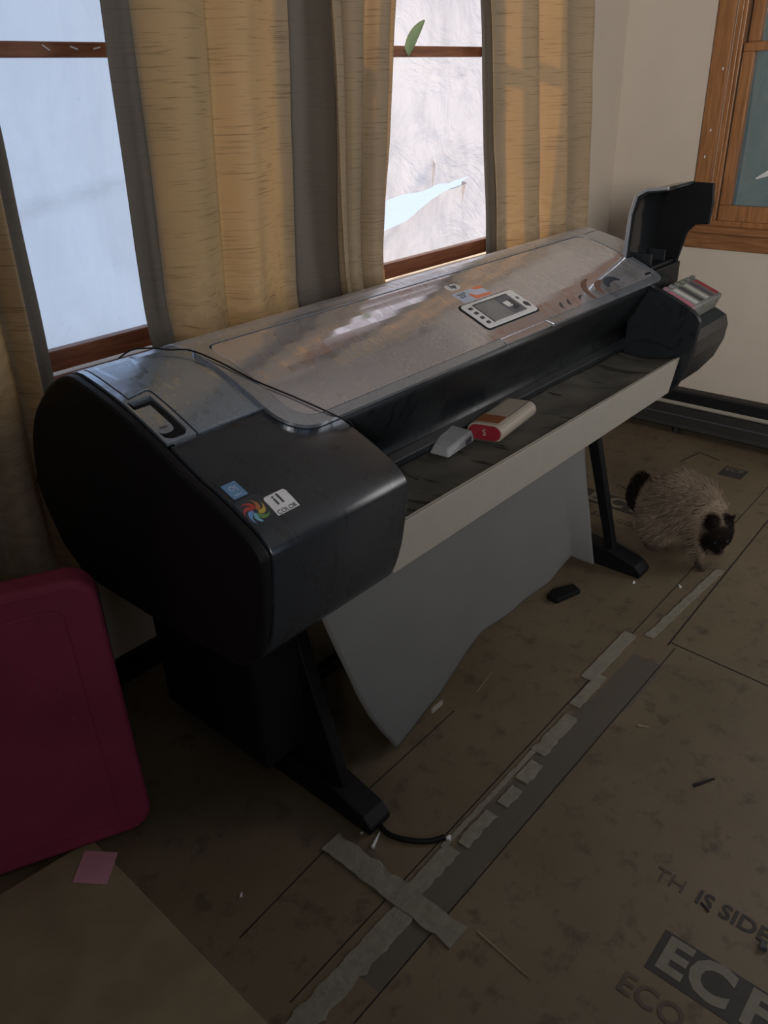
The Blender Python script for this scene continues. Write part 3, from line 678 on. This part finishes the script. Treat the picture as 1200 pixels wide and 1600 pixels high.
# ------------------------------------------------------------------ things on the printer
cord = tube('thin_cord', [(.80, 1.50, T(1.50)+.006), (.812, 1.42, T(1.42)+.012), (.84, 1.385, T(1.385)+.012), (.868, 1.36, T(1.36)+.010), (.897, 1.329, T(1.329)+.013), (.914, 1.26, T(1.26)+.014), (.936, 1.185, T(1.185)+.013), (.975, 1.112, T(1.112)+.013), (1.013, 1.040, T(1.04)+.012), (1.034, 1.020, T(1.02)-.004), (1.040, 1.035, .86)], .0017, 'black', None, 6)
tag(cord, 'thin black cord lying diagonally over the corner of the printer lid', 'cord')
bx = empty('rounded_box', (1.60, 1.045, .725), label='off white rounded box with red end lying in the dusty bin', cat='box')
def stadium(w, h, n=10):
    pts = []
    for k in range(n+1): a = -pi/2+pi*k/n; pts.append((w/2-h*.55+h*.55*cos(a), h/2*sin(a)))
    for k in range(n+1): a = pi/2+pi*k/n; pts.append((-w/2+h*.55+h*.55*cos(a), h/2*sin(a)))
    return pts
def sweep_box(nm, x0, x1, sc, m, par, R, bev_=.002):
    bm = bmesh.new(); pr = stadium(.100*sc, .044*sc); a = [bm.verts.new((x0, y, z)) for y, z in pr]; b = [bm.verts.new((x1, y, z)) for y, z in pr]; k = len(pr)
    for i in range(k): bm.faces.new((a[i], a[(i+1) % k], b[(i+1) % k], b[i]))
    bm.faces.new(a[::-1]); bm.faces.new(b); bmesh.ops.transform(bm, matrix=R, verts=bm.verts[:]); return bevel(from_bm(nm, bm, m, par), bev_, 3, 40)
RB = Matrix.Translation((1.605, 1.045, .742)) @ Matrix.Rotation(rad(8), 4, 'Z') @ Matrix.Rotation(rad(-3), 4, 'X')
sweep_box('box_body', -.10, .10, 1, 'box_white', bx, RB, .004)
en = sweep_box('red_end', -.1025, -.099, .88, 'box_red', bx, RB, .001)
place_text('end_print', 'S', .024, 'box_white', RB @ Matrix.Translation((-.1032, 0, 0)) @ Matrix.Rotation(rad(-90), 4, 'Z') @ Matrix.Rotation(rad(90), 4, 'X'), en, ext=.0003)
bm = bmesh.new(); add_box(bm, -.085, -.035, -.030, .034, .0218, .0225, RB); from_bm('brown_label', bm, 'box_brown', bx)
bm = bmesh.new(); add_box(bm, -.03, .095, -.0315, -.030, .0210, .0225, RB); from_bm('flap_edge', bm, 'darkgrey', bx)
pk = empty('small_packet', (1.45, 1.075, .71), label='small crumpled grey packet wedged left of the red ended box', cat='packet')
bm = bmesh.new(); RP = Matrix.Translation((1.44, 1.085, .728)) @ Matrix.Rotation(rad(18), 4, 'Z')
pp = [(-.075, -.02, -.012), (.052, -.045, -.014), (.06, .04, -.012), (-.06, .035, -.012), (-.06, -.01, .004), (.046, -.040, .016), (.055, .032, .022), (-.045, .026, .010)]
vs = [bm.verts.new(RP @ Vector(p)) for p in pp]
for f in ((0,1,2,3), (4,5,6,7), (0,1,5,4), (1,2,6,5), (2,3,7,6), (3,0,4,7)): bm.faces.new([vs[i] for i in f])
bevel(from_bm('packet_body', bm, 'packet', pk), .004, 3)
for k in range(2):
    bm = bmesh.new(); add_box(bm, -.01+k*.022, .004+k*.022, -.0445, -.0425, -.004, .008, RP); from_bm('dark_mark', bm, 'darkgrey', pk)
pn = tube('pale_stick', [(1.53, 1.128, .744), (1.60, 1.135, .752)], .004, 'box_white', None, 8); tag(pn, 'short pale stick lying behind the red ended box', 'stick')

# ------------------------------------------------------------------ floor furniture
def slab(name, poly, z0, z1, m, parent=None, bev=.0015):
    bm = bmesh.new(); a = [bm.verts.new((x, y, z0)) for x, y in poly]; b = [bm.verts.new((x, y, z1)) for x, y in poly]; n = len(poly)
    for i in range(n): bm.faces.new((a[i], a[(i+1) % n], b[(i+1) % n], b[i]))
    bm.faces.new(a[::-1]); bm.faces.new(b); o = from_bm(name, bm, m, parent)
    if bev: bevel(o, bev)
    return o
bd = slab('floor_board', [(-.75, -.35), (.430, -.35), (.452, 1.36), (-.75, 1.50)], 0, .012, 'board'); tag(bd, 'bare brown board lying flat in the lower left corner', 'board')
ux = Vector((.907, -.42, 0)).normalized(); ang = math.atan2(ux.y, ux.x)
rl = empty('storage_lid', (.15, 1.46, .012), label='dark red plastic storage lid with raised rim standing at the left edge', cat='storage lid')
RR = Matrix.Translation((.553, 1.290, .012)) @ Matrix.Rotation(ang, 4, 'Z')
def red_plate(nm, x0, x1, z0, z1, y0, y1, r, m, par, bv=.01):
    bm = bmesh.new(); pr = rrect(x0, x1, z0, z1, r, 8); a = [bm.verts.new((x, y0, z)) for x, z in pr]; b = [bm.verts.new((x, y1, z)) for x, z in pr]; k = len(pr)
    for i in range(k): bm.faces.new((a[i], a[(i+1) % k], b[(i+1) % k], b[i]))
    bm.faces.new(a[::-1]); bm.faces.new(b); bmesh.ops.transform(bm, matrix=RR, verts=bm.verts[:]); return bevel(from_bm(nm, bm, m, par), bv, 3)
red_plate('panel_rim', -.95, .018, 0, .685, 0, .07, .055, 'red', rl, .014)
red_plate('recessed_face', -.885, -.050, .05, .632, -.004, .01, .03, 'red', rl, .003)
for (x, z) in ((-.10, .43), (-.13, .47), (-.085, .36), (-.11, .25), (-.17, .52)): red_plate('scuff_mark', x, x+.004, z, z+.022, -.006, -.003, .0015, 'scuff', rl, 0)
note = slab('sticky_note', [(.424, 1.342), (.470, 1.279), (.409, 1.226), (.364, 1.288)], .0125, .0135, 'pink', None, 0); tag(note, 'square pink paper note lying on brown board below the red storage lid', 'paper note')
# putty strip along the joint: ragged pieces
def ragged(pts, w, seed, jag=.006):
    L, Rr = [], []; n = len(pts)
    for i, (x, y) in enumerate(pts): 
        j = jag*noise.noise(Vector((x*37, seed, 0))); k = jag*noise.noise(Vector((x*53, seed, 5))); L.append((x, y+w/2+j)); Rr.append((x, y-w/2+k))
    return L+Rr[::-1]
def run(x0, x1, y, w, seed, z=.004, jag=.008, slope=0):
    n = max(4, int((x1-x0)/.012)); pts = [(x0+(x1-x0)*i/n, y+slope*(x1-x0)*i/n) for i in range(n+1)]; return slab('putty_piece', ragged(pts, w, seed, jag), 0, z, 'putty', None, .001)
labs = ['long pale putty strip at the bottom of the photo along the joint', 'pale putty strip crossing the joint near the photo bottom', 'ragged putty piece just above the crossing strip', 'narrow putty piece right of the black cable end', 'blocky putty flake in the middle of the joint', 'second blocky putty flake further along the joint', 'long putty flake below the hanging cloth corner', 'broken putty piece right of the joint centre', 'wide flat putty strip at the upper part of joint', 'thin far putty strip running under the cat']
pcs = [run(.30, .80, .700, .050, 1), None, run(.79, .965, .716, .040, 3), run(.985, 1.10, .705, .030, 4), run(1.135, 1.20, .700, .030, 5), run(1.225, 1.30, .705, .036, 6), run(1.33, 1.50, .722, .038, 7), run(1.54, 1.70, .738, .030, 8), run(1.66, 1.93, .765, .040, 9, .005, .004), run(1.95, 2.45, .715, .026, 10, .005, .006, -.05)]
pcs[1] = slab('putty_piece', [(.775+.008*noise.noise(Vector((y*30, 1, 0))), y) for y in [.94-.02*i for i in range(19)]]+[(.83+.010*noise.noise(Vector((y*30, 7, 0))), y) for y in [.58+.02*i for i in range(19)]], 0, .0055, 'putty', None, .001)
for p, l in zip(pcs, labs): tag(p, l, 'putty piece', 'broken putty along the floor joint')
pcs2 = run(.95, 1.33, .735, .012, 21, .003, .003); tag(pcs2, 'very thin putty line beside the middle floor joint', 'putty piece', 'broken putty along the floor joint')
fd = floor
def joint(x0, y0, x1, y1, w=.004):
    d = Vector((x1-x0, y1-y0, 0)); n = Vector((-d.y, d.x, 0)).normalized()*w/2
    slab('panel_joint', [(x0+n.x, y0+n.y), (x1+n.x, y1+n.y), (x1-n.x, y1-n.y), (x0-n.x, y0-n.y)], .0, .0008, 'joint', fd, 0)
joint(.55, .628, 1.95, .632, .003); joint(1.95, .655, 3.5, .70, .005); joint(1.967, .655, 1.90, -.4, .004); joint(.52, .918, .80, .935, .003); joint(.97, .975, 1.32, .98, .003); joint(.50, .745, 3.4, .78, .003)
def floor_text(body, size, x, y, m, w=0, **k):
    Rt = Matrix.Translation((x, y, .0014)) @ Matrix.Rotation(rad(-90), 4, 'Z'); return place_text('floor_print', body, size, m, Rt, fd, ext=.0002, **k)
def banner(x, y0, y1, h):
    slab('floor_print_band', [(x-h/2, y0), (x-h/2, y1), (x+h/2, y1), (x+h/2, y0)], .0, .0010, 'ink', fd, 0)
banner(1.035, .275, -.25, .098); floor_text('E', .105, 1.035, .238, 'inklight', bold=.004); floor_text('C', .112, 1.035, .168, 'inklight', bold=.005); floor_text('F', .105, 1.035, .082, 'inklight', bold=.004)
floor_text('TH', .050, 1.195, .315, 'inkfaint'); floor_text('IS SIDE', .050, 1.195, .1855, 'ink', bold=.001); floor_text('ECO GO', .062, .932, .18, 'inkfaint', bold=.001)
banner(2.69, 1.37, .98, .105); floor_text('E C F', .105, 2.69, 1.20, 'inklight', bold=.004)
floor_text('THIS SIDE', .045, 2.83, 1.18, 'inkfaint'); floor_text('ECO GO', .045, 2.56, 1.15, 'inkfaint')
banner(3.24, .985, .89, .10); floor_text('ECF', .045, 3.26, .94, 'inklight')
joint(3.22, 1.16, 3.36, 1.13, .006); joint(3.36, 1.13, 3.33, 1.03, .006)
# debris
def bit(name, x, y, l, w, h, a, m, lab, cat, z=.0, tilt=0):
    bm = bmesh.new(); R_ = Matrix.Translation((x, y, z+h/2)) @ Matrix.Rotation(rad(a), 4, 'Z') @ Matrix.Rotation(rad(tilt), 4, 'Y'); vs = add_box(bm, -l/2, l/2, -w/2, w/2, -h/2, h/2)
    for v in vs:
        if v.co.x > 0: v.co.y *= .3; v.co.z *= .8
    bmesh.ops.transform(bm, matrix=R_, verts=vs); o = from_bm(name, bm, m); tag(o, lab, cat); return o
bit('wood_splinter', .832, .495, .13, .004, .003, -96, 'splinter', 'long pale wood splinter on the floor near the bottom edge', 'splinter')
bit('twig', 1.50, .365, .06, .008, .005, -30, 'joint', 'short dark twig on brown floor right of the joint', 'twig')
bit('wood_splinter', 1.47, .985, .10, .002, .002, 10, 'splinter', 'thin pale splinter below the hanging grey cloth', 'splinter')
bit('plaster_crumb', .872, .862, .045, .006, .005, 20, 'white', 'white plaster sliver at the tip of the near stand foot', 'plaster crumb')
bit('plaster_crumb', .865, .90, .006, .006, .004, 0, 'white', 'tiny white crumb left of the near stand foot tip', 'plaster crumb')
bit('plaster_crumb', 2.20, .885, .010, .008, .006, 30, 'white', 'tiny white crumb at the tip of the far stand foot', 'plaster crumb')
bit('plaster_crumb', 2.27, .757, .014, .007, .006, 50, 'white', 'small white crumb in front of the cat paw', 'plaster crumb')
bit('plaster_crumb', .60, 1.42, .008, .006, .004, 0, 'white', 'white crumb in the dark right of the red storage lid', 'plaster crumb')
bit('plaster_crumb', .585, .99, .010, .006, .004, 40, 'white', 'white crumb beside the brown board right edge', 'plaster crumb')
bit('plaster_crumb', .98, .738, .012, .012, .008, 10, 'white', 'white plaster chip at the end of the black cable', 'plaster crumb')
bit('wood_chip', 1.17, .118, .018, .014, .010, 20, 'darkgrey', 'small dark glossy chip on the stamped floor', 'chip')
bit('wood_chip', 1.585, .56, .028, .006, .004, -70, 'splinter', 'pale curled chip on floor right of the putty joint', 'chip')
bit('wood_chip', 1.18, .235, .022, .004, .003, 60, 'joint', 'little dark splinter between the stamped words', 'chip')
cb = tube('black_cable', [(.905, .885, .006), (.90, .845, .006), (.918, .80, .006), (.945, .765, .006), (.975, .745, .007)], .006, 'black', None, 8); tag(cb, 'short black cable curling on floor by the near stand foot', 'cable')
shoe = slab('rubber_scrap', [(1.93, 1.02), (2.03, .99), (2.05, 1.03), (1.98, 1.07), (1.93, 1.06)], 0, .018, 'black', None, .006); tag(shoe, 'flat black scrap on floor under the hanging cloth', 'scrap')
# leaf showing in the middle window
lf = empty('leaf', (2.19, 1.80, 1.63), label='green succulent leaf poking out above the right back window rail', cat='leaf')
bm = bmesh.new(); A = []; Bv = []; Cc = []
for k in range(11):
    s = k/10; w = .019*sin(pi*(.22+.77*s))**.8; c = Vector((2.085+.085*s-.008*sin(pi*s), 1.742, 1.592+.082*s)); n = Vector((-.64, 0, .76))
    A.append(bm.verts.new(c+n*w)); Bv.append(bm.verts.new(c-n*w)); Cc.append(bm.verts.new(c+Vector((0, .010*sin(pi*s), 0))))
for k in range(10): bm.faces.new((A[k], A[k+1], Cc[k+1], Cc[k])); bm.faces.new((Cc[k], Cc[k+1], Bv[k+1], Bv[k]))
M['leaf'] = plain('succulent_green', (.34, .46, .24), .5, var=.3, scale=20)
solid(from_bm('blade', bm, 'leaf', lf, True), .005)

# ------------------------------------------------------------------ cat
def cat():
    def ball(bm, c, r, sc=(1, 1, 1), rz=0, rx=0):
        m_ = Matrix.Translation(c) @ Matrix.Rotation(rz, 4, 'Z') @ Matrix.Rotation(rx, 4, 'X') @ Matrix.Diagonal((*sc, 1)); bmesh.ops.create_icosphere(bm, subdivisions=3, radius=r, matrix=m_)
    def limb(bm, pts):
        for (p, r), (q, s) in zip(pts, pts[1:]):
            p, q = Vector(p), Vector(q)
            for k in range(7): t = k/6; ball(bm, p.lerp(q, t), r+(s-r)*t)
    # cat frame: +Y is forward, +X its right; the head turns right and down
    HC = Vector((.050, .120, .128)); HD = Vector((.66, .56, -.50)).normalized(); HS = HD.cross(Vector((0, 0, 1))).normalized(); HU = HS.cross(HD)
    bm = bmesh.new()
    limb(bm, [((0, -.125, .125), .082), ((0, -.05, .165), .096), ((0, .02, .160), .088), ((.01, .07, .145), .070)])
    limb(bm, [((.015, .075, .145), .062), (HC-HD*.02, .054)])
    ball(bm, HC, .060, (1, 1, .94)); ball(bm, HC+HD*.045-HU*.012, .024); ball(bm, HC+HD*.012+HS*.032-HU*.014, .028); ball(bm, HC+HD*.012-HS*.032-HU*.014, .028)
    for s in (-1, 1):
        z_ = (HU+HS*s*.42-HD*.05).normalized(); x_ = HD.cross(z_).normalized(); y_ = z_.cross(x_); c_ = HC+HU*.052+HS*s*.034
        Rm = Matrix(((x_.x, y_.x, z_.x, c_.x), (x_.y, y_.y, z_.y, c_.y), (x_.z, y_.z, z_.z, c_.z), (0, 0, 0, 1)))
        bmesh.ops.create_cone(bm, cap_ends=True, segments=12, radius1=.024, radius2=.003, depth=.05, matrix=Rm @ Matrix.Diagonal((1, .55, 1, 1)))
    limb(bm, [((-.042, .07, .13), .040), ((-.046, .085, .07), .022), ((-.046, .10, .018), .016), ((-.046, .118, .012), .016)])
    limb(bm, [((.050, .06, .12), .040), ((.075, .08, .07), .022), ((.085, .09, .020), .016), ((.090, .105, .012), .016)])
    for s in (-1, 1): limb(bm, [((s*.045, -.12, .11), .060), ((s*.055, -.08, .07), .034), ((s*.055, -.145, .045), .020), ((s*.055, -.12, .012), .016), ((s*.055, -.095, .012), .016)])
    limb(bm, [((0, -.16, .140), .030), ((.0, -.195, .125), .034), ((-.005, -.215, .145), .042), ((-.01, -.220, .180), .030)])
    me0 = bpy.data.meshes.new('cat'); bm.to_mesh(me0); bm.free(); o = bpy.data.objects.new('cat', me0); COL.objects.link(o)
    rm = o.modifiers.new('r', 'REMESH'); rm.mode = 'VOXEL'; rm.voxel_size = .0055; sm = o.modifiers.new('s', 'SMOOTH'); sm.iterations = 6; sm.factor = .6
    bpy.context.view_layer.update(); me = bpy.data.meshes.new_from_object(o.evaluated_get(bpy.context.evaluated_depsgraph_get())); bpy.data.objects.remove(o)
    m, t, b = new_mat('cream_point_fur'); at = nd(t, 'ShaderNodeAttribute'); at.attribute_name = 'point'; v = coords(t); n = nz(t, v, 60, 3)
    c = mixc(t, at.outputs['Fac'], mixc(t, n, (.19, .145, .105), (.29, .23, .175)), (.012, .009, .008)); t.links.new(c, b.inputs['Base Color']); b.inputs['Roughness'].default_value = .9; b.inputs['Specular IOR Level'].default_value = .1
    def dark(p):
        d = 0
        def sm_(x): return max(0, min(1, x))
        f = (p-(HC+HD*.036-HU*.004)).length; d = max(d, sm_((.070-f)/.014))
        for s in (-1, 1): e = (p-(HC+HU*.062+HS*s*.042)).length; d = max(d, sm_((.046-e)/.012))
        if p.y < -.18: d = max(d, sm_((-.18-p.y)/.02))
        if p.z < .06: d = max(d, .75*sm_((.06-p.z)/.04))
        return d
    def paint(me_, base=None):
        a = me_.attributes.new('point', 'FLOAT', 'POINT')
        for i, vv in enumerate(me_.vertices): a.data[i].value = dark(base[i] if base else vv.co)
    me.materials.clear(); me.materials.append(m); paint(me)
    for p in me.polygons: p.use_smooth = True
    root = bpy.data.objects.new('cat', me); COL.objects.link(root)
    tag(root, 'fluffy cream cat with dark face and tail walking on the floor', 'cat')
    # fur tufts
    rnd = random.Random(3); bmf = bmesh.new(); bases = []; polys = me.polygons; cen = [(p.center.copy(), p.normal.copy(), p.area) for p in polys]
    for (c_, n_, a_) in cen:
        hd = (c_-HC).length < .085; k = 2
        for _ in range(k):
            L = (.012 if hd else .026)*(.7+.6*rnd.random())
            if c_.z < .05: L *= .3
            if c_.y < -.185: L = .024
            flow = Vector((0, -1, -.5)) if c_.y > -.17 else Vector((-.2, -.5, .6)); dr = (n_*.9+flow*.8+Vector((rnd.uniform(-.3, .3), rnd.uniform(-.3, .3), rnd.uniform(-.3, .3)))).normalized()
            sd = dr.cross(Vector((rnd.uniform(-1, 1), rnd.uniform(-1, 1), rnd.uniform(-1, 1)))).normalized()*.0008
            base_ = c_-n_*.002; mid = base_+dr*L*.55; tip = base_+(dr+flow*.25)*L
            tip.z = max(tip.z, .002); mid.z = max(mid.z, .002)
            vv = [bmf.verts.new(q) for q in (base_-sd, base_+sd, mid+sd*.8, tip, mid-sd*.8)]; bmf.faces.new(vv); bases += [c_]*5
    mf = bpy.data.meshes.new('fur'); bmf.to_mesh(mf); bmf.free(); mf.materials.append(m); paint(mf, bases); fo = bpy.data.objects.new('fur', mf); COL.objects.link(fo); fo.parent = root; fo['kind'] = 'stuff'
    # eyes and nose
    M['eye'] = plain('cat_eye', (.02, .03, .05), .35); 
    for s in (-1, 1):
        e = bmesh.new(); bmesh.ops.create_icosphere(e, subdivisions=2, radius=.0075, matrix=Matrix.Translation(HC+HD*.049+HS*s*.021+HU*.012)); from_bm('eye', e, 'eye', root, True)
    e = bmesh.new(); bmesh.ops.create_icosphere(e, subdivisions=2, radius=.005, matrix=Matrix.Translation(HC+HD*.069-HU*.006)); from_bm('nose', e, 'black', root, True)
    root.location = (2.505, .835, 0); hd = math.atan2(-1, .05); root.rotation_euler = (0, 0, hd-pi/2); root.scale = (1.05, .88, 1.12)
    return root
cat()
